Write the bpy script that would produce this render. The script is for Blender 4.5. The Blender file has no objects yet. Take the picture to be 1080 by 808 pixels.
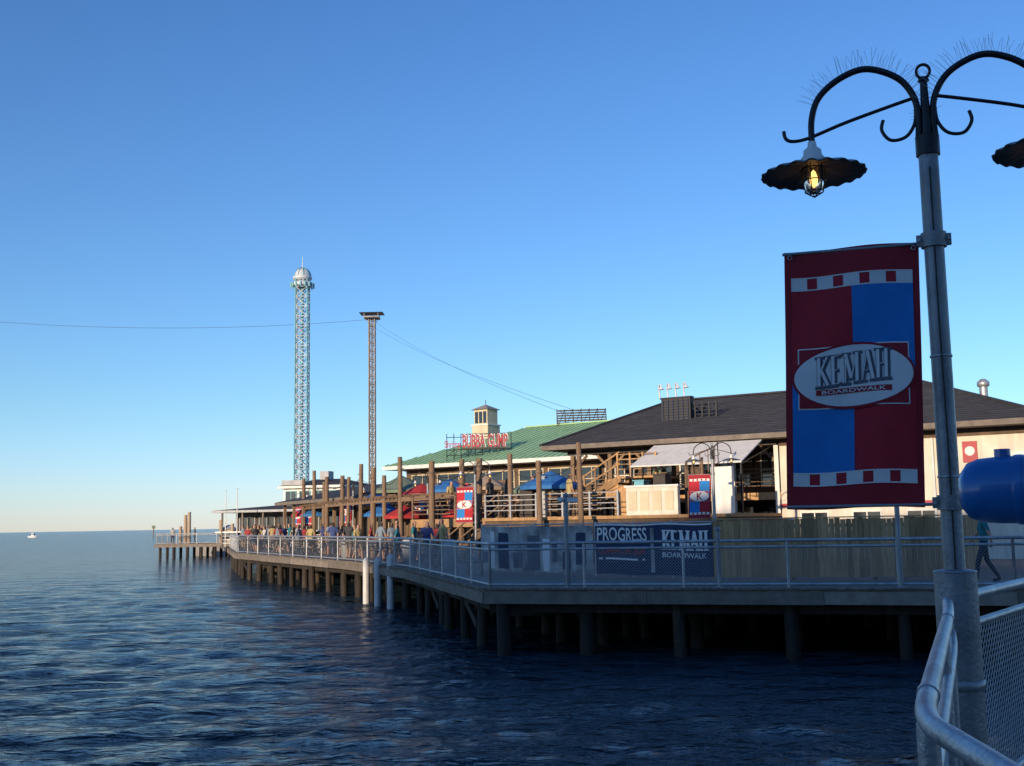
import bpy, math, random
import numpy as np
from mathutils import Matrix, Vector
random.seed(7)
rnd = random.uniform
scene = bpy.context.scene
scene.view_settings.view_transform = 'Standard'
scene.view_settings.look = 'None'
scene.view_settings.exposure = 0

# ------------------------------------------------------------------ camera
EYE = Vector((0, 0, 3.1))
F = 1200.0
PITCH = math.radians(7.03); ROLL = math.radians(1.0)
cam = bpy.data.cameras.new("camera"); camo = bpy.data.objects.new("camera", cam)
scene.collection.objects.link(camo)
RC = (Matrix.Rotation(math.pi/2+PITCH, 3, 'X') @ Matrix.Rotation(-ROLL, 3, 'Z'))
camo.matrix_world = Matrix.Translation(EYE) @ RC.to_4x4()
cam.sensor_width = 36; cam.lens = 36*F/1080
cam.clip_end = 20000; cam.clip_start = 0.05
scene.camera = camo

# ------------------------------------------------------------------ materials
MATS = {}
def nd(nt, t, **k):
    n = nt.nodes.new(t)
    for a, b in k.items(): setattr(n, a, b)
    return n
def mat(name, col, rough=0.6, metal=0.0, var=0.25, scale=3.0, bump=0.0, bscale=30.0, stretch=(1,1,1),
        island=0.0, emit=None, estr=0, trans=0.0, spec=0.5, coat=0.0, dirt=0.0):
    m = bpy.data.materials.new(name); m.use_nodes = True
    nt = m.node_tree; b = nt.nodes['Principled BSDF']
    b.inputs['Roughness'].default_value = rough
    b.inputs['Metallic'].default_value = metal
    b.inputs['Specular IOR Level'].default_value = spec
    b.inputs['Coat Weight'].default_value = coat
    b.inputs['Transmission Weight'].default_value = trans
    tc = nd(nt, 'ShaderNodeTexCoord'); mp = nd(nt, 'ShaderNodeMapping')
    mp.inputs['Scale'].default_value = stretch
    nt.links.new(tc.outputs['Object'], mp.inputs['Vector'])
    nz = nd(nt, 'ShaderNodeTexNoise'); nz.inputs['Scale'].default_value = scale
    nz.inputs['Detail'].default_value = 6; nz.inputs['Roughness'].default_value = 0.65
    nt.links.new(mp.outputs[0], nz.inputs['Vector'])
    rp = nd(nt, 'ShaderNodeMapRange')
    rp.inputs['From Min'].default_value = 0.3; rp.inputs['From Max'].default_value = 0.7
    rp.inputs['To Min'].default_value = 1-var; rp.inputs['To Max'].default_value = 1+var
    nt.links.new(nz.outputs['Fac'], rp.inputs['Value'])
    val = rp.outputs[0]
    if island > 0:
        ge = nd(nt, 'ShaderNodeNewGeometry')
        r2 = nd(nt, 'ShaderNodeMapRange'); r2.inputs['To Min'].default_value = 1-island; r2.inputs['To Max'].default_value = 1+island
        nt.links.new(ge.outputs['Random Per Island'], r2.inputs['Value'])
        mu = nd(nt, 'ShaderNodeMath', operation='MULTIPLY')
        nt.links.new(val, mu.inputs[0]); nt.links.new(r2.outputs[0], mu.inputs[1]); val = mu.outputs[0]
    if dirt > 0:
        n3 = nd(nt, 'ShaderNodeTexNoise'); n3.inputs['Scale'].default_value = 1.3; n3.inputs['Detail'].default_value = 8
        mp3 = nd(nt, 'ShaderNodeMapping'); mp3.inputs['Scale'].default_value = (3, 3, .5)
        nt.links.new(tc.outputs['Object'], mp3.inputs[0]); nt.links.new(mp3.outputs[0], n3.inputs['Vector'])
        r3 = nd(nt, 'ShaderNodeMapRange'); r3.inputs['From Min'].default_value=.4; r3.inputs['From Max'].default_value=.75
        r3.inputs['To Min'].default_value = 1; r3.inputs['To Max'].default_value = 1-dirt
        nt.links.new(n3.outputs['Fac'], r3.inputs['Value'])
        mu = nd(nt, 'ShaderNodeMath', operation='MULTIPLY')
        nt.links.new(val, mu.inputs[0]); nt.links.new(r3.outputs[0], mu.inputs[1]); val = mu.outputs[0]
    vm = nd(nt, 'ShaderNodeVectorMath', operation='SCALE')
    vm.inputs[0].default_value = col[:3]
    nt.links.new(val, vm.inputs['Scale'])
    nt.links.new(vm.outputs[0], b.inputs['Base Color'])
    if bump > 0:
        nb = nd(nt, 'ShaderNodeTexNoise'); nb.inputs['Scale'].default_value = bscale; nb.inputs['Detail'].default_value = 5
        nt.links.new(mp.outputs[0], nb.inputs['Vector'])
        bp = nd(nt, 'ShaderNodeBump'); bp.inputs['Strength'].default_value = bump; bp.inputs['Distance'].default_value = 0.02
        nt.links.new(nb.outputs['Fac'], bp.inputs['Height']); nt.links.new(bp.outputs[0], b.inputs['Normal'])
    if emit:
        b.inputs['Emission Color'].default_value = (*emit, 1); b.inputs['Emission Strength'].default_value = estr
    MATS[name] = m
    return m

mat('galv', (.44,.45,.46), .4, .55, .22, 8, .25, 60, dirt=.35)
mat('galv_wire', (.42,.43,.44), .45, .6, .15)
mat('post_grey', (.31,.32,.33), .42, .3, .25, 5, .3, 40, dirt=.4)
mat('black_iron', (.012,.013,.016), .38, .3, .3, 12, .2, 60)
mat('wood_brown', (.20,.13,.08), .8, 0, .35, 4, .5, 30, (4,4,.5), island=.35)
mat('wood_tan', (.42,.25,.115), .8, 0, .3, 3, .4, 30, (5,5,.5), island=.3, dirt=.3)
mat('wood_grey', (.21,.175,.14), .85, 0, .3, 3, .4, 30, (1,1,1), island=.25)
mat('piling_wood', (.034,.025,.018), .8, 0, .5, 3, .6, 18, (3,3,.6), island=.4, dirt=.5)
mat('piling_white', (.62,.62,.6), .5, 0, .15, 3, dirt=.35)
mat('deck_planks', (.2,.175,.145), .85, 0, .3, 2, .4, 20, (1,6,1))
mat('roof_dark', (.046,.046,.052), .9, 0, .35, 1.2, .9, 14, (1,1,4), dirt=.3)
mat('roof_green', (.38,.60,.34), .55, 0, .16, .8, dirt=.2)
mat('green_rib', (.32,.52,.28), .5, 0, .1)
mat('stucco', (.74,.66,.55), .9, 0, .1, 1.5, .3, 60, dirt=.22)
mat('cream', (.62,.53,.37), .8, 0, .12, 2, dirt=.2)
mat('white_paint', (.77,.75,.70), .6, 0, .08, 3, dirt=.2)
mat('dark_wall', (.06,.05,.045), .85, 0, .35, 1.5, .2, 20, dirt=.3)
mat('brown_wall', (.13,.085,.055), .85, 0, .3, 2, .3, 20, dirt=.3)
mat('glass_dark', (.02,.028,.035), .07, 0, .4, .6, spec=.8)
mat('fabric_red', (.45,.012,.028), .75, 0, .1, 14, .15, 200)
mat('fabric_darkred', (.34,.010,.022), .75, 0, .12, 14, .15, 200)
mat('fabric_blue', (.012,.21,.58), .75, 0, .08, 14, .15, 200)
mat('fabric_white', (.76,.74,.71), .75, 0, .06, 10, .12, 200)
mat('fabric_navy', (.014,.03,.08), .75, 0, .25, 2)
mat('fabric_photo', (.36,.36,.35), .8, 0, .7, 1.6, dirt=.4)
mat('print_grey', (.10,.11,.14), .8, 0, .4, 4)
mat('sign_red', (.36,.010,.03), .5, 0, .1)
mat('sign_black', (.012,.012,.014), .5, 0, .2)
mat('umb_red', (.42,.03,.03), .8, 0, .15)
mat('umb_blue', (.03,.16,.42), .8, 0, .15)
mat('umb_green', (.17,.22,.15), .8, 0, .2)
mat('umb_tan', (.4,.3,.2), .8, 0, .2)
mat('canvas', (.74,.71,.64), .8, 0, .08, 3, dirt=.15)
mat('turq', (.14,.38,.46), .5, .1, .2, .5)
mat('tower_white', (.58,.64,.68), .5, .1, .15, .5)
mat('tower_tan', (.3,.27,.24), .6, .1, .25, .5)
mat('cable', (.03,.035,.04), .6, .2, .1)
mat('blue_gloss', (.008,.15,.45), .28, 0, .12, 6, .08, 30, coat=.4, dirt=.15)
mat('shade_top', (.22,.25,.24), .5, .3, .25, 6, dirt=.4)
mat('shade_under', (.2,.17,.14), .6, .1, .3, 10, dirt=.3)
mat('jar_glass', (.9,.85,.75), .08, 0, .05, trans=.95)
mat('bulb', (1,.8,.5), .4, 0, 0, emit=(1,.55,.16), estr=2.6)
mat('bulb_core', (1,.8,.5), .4, 0, 0, emit=(1,.7,.32), estr=14)
mat('concrete', (.3,.29,.27), .9, 0, .2, 1, .3, 20)
mat('plastic_grey', (.42,.43,.44), .6, 0, .15, 2, dirt=.3)
mat('hair', (.03,.02,.014), .7, 0, .2)
mat('skin', (.42,.24,.16), .6, 0, .1)
for i, c in enumerate([(.02,.17,.2),(.5,.48,.45),(.3,.04,.04),(.04,.07,.2),(.05,.05,.055),(.45,.35,.15),(.2,.25,.3)]):
    mat('shirt%d'%i, c, .85, 0, .15, 8)
for i, c in enumerate([(.02,.025,.045),(.03,.03,.03),(.2,.16,.11),(.07,.1,.16)]):
    mat('pants%d'%i, c, .85, 0, .15, 8)
mat('hull_white', (.75,.75,.75), .4, 0, .05)

# ------------------------------------------------------------------ builder
class G:
    def __init__(s, name, M=None):
        s.n = name; s.v = []; s.f = []; s.m = []; s.s = []; s.mats = []; s.M = M or Matrix.Identity(4); s.warp = None
    def mi(s, m):
        if m not in s.mats: s.mats.append(m)
        return s.mats.index(m)
    def add(s, vs, fs, m, smooth=False):
        o = len(s.v); k = s.mi(m)
        for p in vs:
            if s.warp: p = s.warp(p)
            s.v.append(tuple(s.M @ Vector(p)))
        for f in fs:
            s.f.append([o+i for i in f]); s.m.append(k); s.s.append(smooth)
    def box(s, x0, x1, y0, y1, z0, z1, m):
        vs = [(x,y,z) for z in (z0,z1) for y in (y0,y1) for x in (x0,x1)]
        s.add(vs, [(0,2,3,1),(4,5,7,6),(0,1,5,4),(2,6,7,3),(0,4,6,2),(1,3,7,5)], m)
    def beam(s, p, q, w, h, m):
        p = Vector(p); q = Vector(q); d = (q-p).normalized()
        up = Vector((0,0,1)) if abs(d.z) < .95 else Vector((0,1,0))
        sx = d.cross(up).normalized()*w/2; uz = sx.normalized().cross(d)*h/2
        vs = [a+b for a in (p,q) for b in (-sx-uz, sx-uz, sx+uz, -sx+uz)]
        s.add(vs, [(3,2,1,0),(4,5,6,7),(0,1,5,4),(1,2,6,5),(2,3,7,6),(3,0,4,7)], m)
    def tube(s, pts, r, m, n=8, r2=None, cap=True, closed=False):
        pts = [Vector(p) for p in pts]; N = len(pts)
        if r2 is None: r2 = r
        prev = None; vs = []
        for i, p in enumerate(pts):
            if closed: d = (pts[(i+1)%N]-pts[i-1]).normalized()
            elif i == 0: d = (pts[1]-p).normalized()
            elif i == N-1: d = (p-pts[i-1]).normalized()
            else: d = ((pts[i+1]-p).normalized()+(p-pts[i-1]).normalized()).normalized()
            if prev is None:
                a = Vector((0,0,1)) if abs(d.z) < .9 else Vector((1,0,0))
                u = d.cross(a).normalized()
            else:
                u = (prev - d*prev.dot(d)).normalized()
            prev = u; w = d.cross(u); rr = r+(r2-r)*i/max(1,N-1)
            for k in range(n):
                t = 2*math.pi*k/n; vs.append(p+(u*math.cos(t)+w*math.sin(t))*rr)
        fs = []
        R = N if closed else N-1
        for i in range(R):
            j = (i+1) % N
            for k in range(n):
                k2 = (k+1)%n; fs.append((i*n+k, j*n+k, j*n+k2, i*n+k2)[::-1])
        s.add(vs, fs, m, n > 4)
        if cap and not closed:
            s.add(vs[:n], [tuple(range(n))], m); s.add(vs[-n:], [tuple(range(n))[::-1]], m)
    def cyl(s, p, q, r, m, n=10, r2=None): s.tube([p,q], r, m, n, r2)
    def lathe(s, c, prof, m, n=16, mod=None, smooth=True):
        vs = []
        for (r,z) in prof:
            for k in range(n):
                t = 2*math.pi*k/n; rr, zz = (r,z) if not mod else mod(r,z,t)
                vs.append((c[0]+rr*math.cos(t), c[1]+rr*math.sin(t), c[2]+zz))
        fs = [(i*n+k, i*n+(k+1)%n, (i+1)*n+(k+1)%n, (i+1)*n+k) for i in range(len(prof)-1) for k in range(n)]
        s.add(vs, fs, m, smooth)
    def poly(s, pts, m): s.add(pts, [tuple(range(len(pts)))], m)
    def prism(s, pts, z0, z1, m, mtop=None):
        n = len(pts)
        s.add([(x,y,z1) for x,y in pts], [tuple(range(n))], mtop or m)
        s.add([(x,y,z0) for x,y in pts], [tuple(range(n))[::-1]], m)
        for i in range(n):
            a = pts[i]; b = pts[(i+1)%n]
            s.add([(a[0],a[1],z0),(b[0],b[1],z0),(b[0],b[1],z1),(a[0],a[1],z1)], [(0,1,2,3)], m)
    def grid(s, x0, x1, z0, z1, y, m, nx=8, nz=8):
        vs = [(x0+(x1-x0)*i/nx, y, z0+(z1-z0)*j/nz) for j in range(nz+1) for i in range(nx+1)]
        fs = [(j*(nx+1)+i, j*(nx+1)+i+1, (j+1)*(nx+1)+i+1, (j+1)*(nx+1)+i) for j in range(nz) for i in range(nx)]
        s.add(vs, fs, m, True)
    def disc(s, cx, cz, rx, rz, y, m, n=40, rings=5):
        vs = [(cx, y, cz)]
        for j in range(1, rings+1):
            for k in range(n):
                t = 2*math.pi*k/n; vs.append((cx+rx*j/rings*math.cos(t), y, cz+rz*j/rings*math.sin(t)))
        fs = [(0, 1+k, 1+(k+1)%n) for k in range(n)]
        for j in range(rings-1):
            o = 1+j*n
            fs += [(o+k, o+n+k, o+n+(k+1)%n, o+(k+1)%n) for k in range(n)]
        s.add(vs, fs, m, True)
    def text(s, txt, x0, x1, z0, z1, y, m, slope=0.0):
        vs, fs = text_geo(txt)
        xs = [v[0] for v in vs]; zs = [v[1] for v in vs]
        a, b, c, d = min(xs), max(xs), min(zs), max(zs)
        o = []
        for v in vs:
            fx = (v[0]-a)/(b-a); fz = (v[1]-c)/(d-c)
            o.append((x0+(x1-x0)*fx, y, z0+(z1-z0)*fz+slope*fx))
        s.add(o, fs, m)
    def build(s, parent=None, name=None):
        me = bpy.data.meshes.new(name or s.n)
        me.from_pydata(s.v, [], s.f); 
        for k in s.mats: me.materials.append(MATS[k])
        me.polygons.foreach_set('material_index', s.m)
        me.polygons.foreach_set('use_smooth', s.s)
        me.update()
        o = bpy.data.objects.new(name or s.n, me); scene.collection.objects.link(o)
        if parent: o.parent = parent
        return o
_tc = {}
def text_geo(t):
    if t in _tc: return _tc[t]
    c = bpy.data.curves.new('t', 'FONT'); c.body = t; c.resolution_u = 3; c.offset = .012
    o = bpy.data.objects.new('t', c); scene.collection.objects.link(o)
    dg = bpy.context.evaluated_depsgraph_get(); me = bpy.data.meshes.new_from_object(o.evaluated_get(dg))
    r = ([tuple(v.co) for v in me.vertices], [tuple(p.vertices) for p in me.polygons])
    bpy.data.objects.remove(o); bpy.data.curves.remove(c); bpy.data.meshes.remove(me)
    _tc[t] = r; return r
def empty(name):
    e = bpy.data.objects.new(name, None); scene.collection.objects.link(e); e.empty_display_size = .3; return e
def frame(x, y, yaw, z=0): return Matrix.Translation((x,y,z)) @ Matrix.Rotation(yaw, 4, 'Z')

# ------------------------------------------------------------------ water
def make_water():
    dense = np.arange(57, 123, 0.12)
    coarse = np.concatenate([dense, np.arange(124, 417, 3.5)])
    A = np.radians(coarse)
    r = [5.0]
    while r[-1] < 12: r.append(r[-1]*1.012)
    while r[-1] < 160: r.append(r[-1]*1.0075)
    while r[-1] < 9000: r.append(r[-1]*1.06)
    r = np.array(r)
    RR, AA = np.meshgrid(r, A, indexing='ij')
    X = RR*np.cos(AA); Y = RR*np.sin(AA); Z = np.zeros_like(X)
    rs = np.random.RandomState(3)
    for i in range(80):
        lam = 0.34*math.exp(rs.rand()*2.0)
        th_ = math.radians(-75 + rs.randn()*38)
        k = 2*math.pi/lam; amp = 0.022/k
        ph = rs.rand()*6.28
        w = np.clip(lam/(2.6*0.0075*RR)-1, 0, 1)
        g = 0.75+0.45*np.sin(X*0.11*math.cos(ph)+Y*0.07*math.sin(ph*2)+ph)
        p = k*(X*math.cos(th_)+Y*math.sin(th_))+ph + .6*np.sin(.31*k*(X*math.sin(th_)-Y*math.cos(th_))+ph*3)
        Z += w*g*amp*(np.sin(p)+.25*np.cos(2*p))
    n1, n2 = X.shape
    V = np.stack([X, Y, Z], -1).reshape(-1, 3)
    idx = np.arange(n1*n2).reshape(n1, n2)
    nx = np.roll(idx, -1, axis=1)
    Fq = np.stack([idx[:-1], idx[1:], nx[1:], nx[:-1]], -1).reshape(-1, 4)
    me = bpy.data.meshes.new('water')
    nc = n1*n2
    V = np.vstack([V, [[0,0,0]]])
    tri = np.stack([np.full(n2, nc), idx[0], nx[0]], -1)
    me.vertices.add(len(V)); me.vertices.foreach_set('co', V.ravel())
    loops = np.concatenate([Fq.ravel(), tri.ravel()])
    me.loops.add(len(loops)); me.loops.foreach_set('vertex_index', loops)
    me.polygons.add(len(Fq)+len(tri))
    st = np.concatenate([np.arange(len(Fq))*4, len(Fq)*4+np.arange(len(tri))*3])
    me.polygons.foreach_set('loop_start', st)
    me.polygons.foreach_set('use_smooth', np.ones(len(Fq)+len(tri), dtype=bool))
    me.update(calc_edges=True); me.validate()
    o = bpy.data.objects.new('water', me); scene.collection.objects.link(o)
    m = bpy.data.materials.new('sea_water'); m.use_nodes = True; nt = m.node_tree
    b = nt.nodes['Principled BSDF']
    b.inputs['Base Color'].default_value = (.018,.040,.058,1); b.inputs['Roughness'].default_value = .13
    b.inputs['IOR'].default_value = 1.33
    tc = nd(nt, 'ShaderNodeTexCoord')
    last = None
    for sc, di, det in (((.20,.5,1), 1.5, 4), ((1.0,1.9,1), .42, 3), ((2.4,4.6,1), .20, 4), ((6,11,1), .07, 3)):
        mp = nd(nt, 'ShaderNodeMapping'); mp.inputs['Scale'].default_value = sc; mp.inputs['Rotation'].default_value = (0,0,.2)
        nt.links.new(tc.outputs['Object'], mp.inputs[0])
        nz = nd(nt, 'ShaderNodeTexNoise'); nz.inputs['Scale'].default_value = 1; nz.inputs['Detail'].default_value = det
        nz.inputs['Distortion'].default_value = .35
        nt.links.new(mp.outputs[0], nz.inputs['Vector'])
        bp = nd(nt, 'ShaderNodeBump'); bp.inputs['Strength'].default_value = 1; bp.inputs['Distance'].default_value = di
        nt.links.new(nz.outputs['Fac'], bp.inputs['Height'])
        if last: nt.links.new(last.outputs[0], bp.inputs['Normal'])
        last = bp
    nt.links.new(last.outputs[0], b.inputs['Normal'])
    me.materials.append(m)
make_water()

# ------------------------------------------------------------------ boardwalk decks
DECK = 1.55
EDGE = [(22,21.2),(10.5,24.2),(-.75,27.6),(-3.9,41),(-7.1,50),(-17.5,72),(-23,92)]
def edge_x(y):
    for (a,b),(c,d) in zip(EDGE[2:], EDGE[3:]):
        if b <= y <= d: return a+(c-a)*(y-b)/(d-b)
    return -23
def resample(pts, step):
    out = []
    for (a,b),(c,d) in zip(pts, pts[1:]):
        L = math.hypot(c-a, d-b); n = max(1, round(L/step))
        for i in range(n): out.append((a+(c-a)*i/n, b+(d-b)*i/n, (c-a)/L, (d-b)/L))
    a, b = pts[-2]; c, d = pts[-1]; L = math.hypot(c-a, d-b)
    out.append((c, d, (c-a)/L, (d-b)/L)); return out
bw = empty('boardwalk')
g = G('deck')
poly = EDGE + [(-23,130),(140,130),(140,21.2)]
g.prism(poly[::-1] if sum((poly[i][0]*poly[(i+1)%len(poly)][1]-poly[(i+1)%len(poly)][0]*poly[i][1]) for i in range(len(poly)))<0 else poly, DECK-.09, DECK, 'deck_planks')
g.build(bw)
g = G('fascia')
for (a,b),(c,d) in zip(EDGE, EDGE[1:]):
    L = math.hypot(c-a,d-b); n = max(1, round(L/3.6)); ux, uy = (c-a)/L, (d-b)/L
    sx, sy = (-uy, ux)
    if sx*(40-a)+sy*(60-b) > 0: sx, sy = -sx, -sy
    for i in range(n):
        p = (a+ux*L*i/n + sx*.03, b+uy*L*i/n + sy*.03, DECK-.2+rnd(-.008,.008)); q = (a+ux*(L*(i+1)/n-.01)+sx*.03, b+uy*(L*(i+1)/n-.01)+sy*.03, DECK-.2+rnd(-.008,.008))
        g.beam(p, q, .05, .27, 'wood_grey')
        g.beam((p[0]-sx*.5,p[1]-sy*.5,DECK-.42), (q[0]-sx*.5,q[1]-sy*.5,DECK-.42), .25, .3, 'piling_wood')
for x,y,ux,uy in resample(EDGE, .16):
    sx, sy = -uy, ux
    if sx*(40-x)+sy*(60-y) > 0: sx, sy = -sx, -sy
    e = rnd(.06,.10)
    g.beam((x-sx*.2,y-sy*.2,DECK+.012), (x+sx*e,y+sy*e,DECK+.012), .14, .035, 'wood_grey')
g.build(bw)
g = G('pilings')
for row, off in enumerate((.45, 2.6, 5.0, 8.0, 11.5)):
    for x,y,ux,uy in resample(EDGE, 2.35 if row < 2 else 2.2):
        sx, sy = -uy, ux
        if sx*(40-x)+sy*(60-y) > 0: sx, sy = -sx, -sy
        r = rnd(.13,.18); bx, by = x-sx*off+rnd(-.15,.15), y-sy*off+rnd(-.15,.15)
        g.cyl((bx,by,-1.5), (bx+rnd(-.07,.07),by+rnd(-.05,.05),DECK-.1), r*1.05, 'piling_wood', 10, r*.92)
        if row == 0:
            g.beam((bx,by,DECK-.5), (bx-sx*5,by-sy*5,DECK-.5), .12, .3, 'piling_wood')
            if random.random() < .22:
                g.beam((bx+sx*.1,by+sy*.1,.5), (bx+ux*2.2,by+uy*2.2,DECK-.5), .06, .2, 'piling_wood')
for x,y,ux,uy in resample(EDGE, .6):
    sx, sy = -uy, ux
    if sx*(40-x)+sy*(60-y) > 0: sx, sy = -sx, -sy
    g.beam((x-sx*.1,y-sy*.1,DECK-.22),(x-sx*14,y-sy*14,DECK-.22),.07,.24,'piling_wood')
    g.beam((x-sx*14,y-sy*14,-.5),(x-sx*14,y-sy*14,DECK-.1),.58,.06,'piling_wood')
g.build(bw)
g = G('land'); g.prism([(-37,132),(200,132),(200,420),(-37,420)], -1, 1.4, 'concrete'); g.build(None, 'ground')

for (x,y,h) in ((-4.72,43.6,1.9),(-5.35,44.8,1.75),(-6.0,46.4,1.7)):
    g = G('mooring_post'); g.cyl((x,y,-1),(x,y,h),.14,'piling_white',12); g.lathe((x,y,h),[(.14,0),(.12,.06),(.0,.16)],'piling_white',12); g.build()

def fence(name, pts, zb, post=2.4, sp=.07, wr=.003, pr=.024, top=1.07, rails=(1.07,.93,.1), mesh=True, postmat='galv'):
    E = empty(name); g = G('posts_and_rails'); w = G('wire_mesh')
    for (a,b),(c,d) in zip(pts, pts[1:]):
        L = math.hypot(c-a,d-b); ux, uy = (c-a)/L, (d-b)/L; n = max(1, round(L/post))
        for i in range(n+1):
            x, y = a+ux*L*i/n, b+uy*L*i/n
            g.cyl((x,y,zb),(x,y,zb+top),pr*1.15,postmat,8)
            g.box(x-.06,x+.06,y-.06,y+.06,zb,zb+.015,postmat)
        for k, h in enumerate(rails):
            g.cyl((a,b,zb+h),(c,d,zb+h), pr if k else pr*1.2, 'galv', 8)
        if mesh:
            z0, z1 = zb+rails[-1], zb+rails[-2]; H = z1-z0; s_ = -H
            while s_ < L:
                for sg in (0,1):
                    s0, s1 = s_, s_+H; t0, t1 = 0., 1.
                    if s0 < 0: t0 = -s0/H
                    if s1 > L: t1 = (L-s0)/H
                    if t1-t0 > .02:
                        f = lambda t: (a+ux*(s0+H*t), b+uy*(s0+H*t), (z0+H*t) if sg else (z1-H*t))
                        w.tube([f(t0), f(t1)], wr, 'galv_wire', 3, cap=False)
                s_ += sp
    g.build(E)
    if mesh: w.build(E)
    return E
off = .18
def inset(pts, o):
    out = []
    for i,(x,y) in enumerate(pts):
        a = pts[max(0,i-1)]; b = pts[min(len(pts)-1,i+1)]
        L = math.hypot(b[0]-a[0], b[1]-a[1]); sx, sy = -(b[1]-a[1])/L, (b[0]-a[0])/L
        if sx*(40-x)+sy*(60-y) < 0: sx, sy = -sx, -sy
        out.append((x+sx*o, y+sy*o))
    return out
FP = inset(EDGE, off)
fence('boardwalk_railing', FP[:3], DECK, 2.3, .07, .0025, .03)
fence('boardwalk_railing', FP[2:4], DECK, 2.3, .09, .0028, .03)
fence('boardwalk_railing', FP[3:], DECK, 2.6, .16, .004, .035)
for (x,y,ht) in ((1.23,27.15,2.15),(4.62,26.15,1.3),(8.35,25.0,1.95)):
    g = G('light_column'); g.cyl((x,y-.0,DECK),(x,y-.0,DECK+ht),.055,'post_grey',12)
    g.lathe((x,y,DECK),[(.12,0),(.12,.03),(.055,.05)],'post_grey',12)
    g.lathe((x,y,DECK+ht),[(.055,0),(.075,.01),(.07,.06),(0,.1)],'post_grey',12)
    if ht > 2: g.box(x-.02,x+.28,y-.05,y+.05,DECK+ht-.12,DECK+ht-.02,'white_paint'); g.lathe((x-.12,y,DECK+ht-.06),[(0,-.08),(.07,-.05),(.09,.02),(0,.07)],'white_paint',10)
    g.build()

# ------------------------------------------------------------------ banner + street lamp
def serif_word(g, x0, z0, H, W, y, m, sw, slope, grow=0):
    L = {'K':[(.18,0,.18,1,1),(.22,.42,.85,1,.7),(.35,.55,.9,0,1)],
         'E':[(.2,0,.2,1,1),(.2,.96,.85,.96,.5),(.2,.5,.65,.5,.5),(.2,.04,.88,.04,.5)],
         'M':[(.14,0,.14,1,.6),(.14,1,.5,.12,1),(.5,.12,.86,1,.6),(.86,0,.86,1,1)],
         'A':[(.08,0,.5,1,.6),(.5,1,.92,0,1),(.25,.33,.75,.33,.45)],
         'H':[(.18,0,.18,1,1),(.82,0,.82,1,1),(.18,.5,.82,.5,.5)]}
    ser = {'K':[(.18,0),(.18,1),(.88,0),(.82,1)],'E':[(.2,0),(.2,1)],'M':[(.14,0),(.14,1),(.86,1),(.86,0)],'A':[(.08,0),(.92,0)],'H':[(.18,0),(.18,1),(.82,0),(.82,1)]}
    ws = [1,.85,1.25,1.05,1.0]; tot = sum(ws)+.12*4; cx = 0; k = 0
    for ch, wd in zip('KEMAH', ws):
        lw = W*wd/tot; ox = x0+W*cx/tot
        def P(a,b):
            X = ox+a*lw; return (X, z0+b*H+slope*(X-x0))
        for (a,b,c,d,f) in L[ch]:
            p = P(a,b); q = P(c,d); dx, dz = q[0]-p[0], q[1]-p[1]; l = math.hypot(dx,dz); h = sw*f/2+grow
            nx_, nz_ = -dz/l*h, dx/l*h; ex, ez = dx/l*grow, dz/l*grow
            k += 1; yy = y-k*.00004
            g.add([(p[0]+nx_-ex,yy,p[1]+nz_-ez),(p[0]-nx_-ex,yy,p[1]-nz_-ez),(q[0]-nx_+ex,yy,q[1]-nz_+ez),(q[0]+nx_+ex,yy,q[1]+nz_+ez)], [(0,1,2,3)], m)
        for (a,b) in ser[ch]:
            p = P(a,b); h = sw*.85+grow; v = sw*.18+grow; k += 1; yy = y-k*.00004
            g.add([(p[0]-h,yy,p[1]-v),(p[0]+h,yy,p[1]-v),(p[0]+h,yy,p[1]+v),(p[0]-h,yy,p[1]+v)], [(0,1,2,3)], m)
        cx += wd+.12

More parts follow.
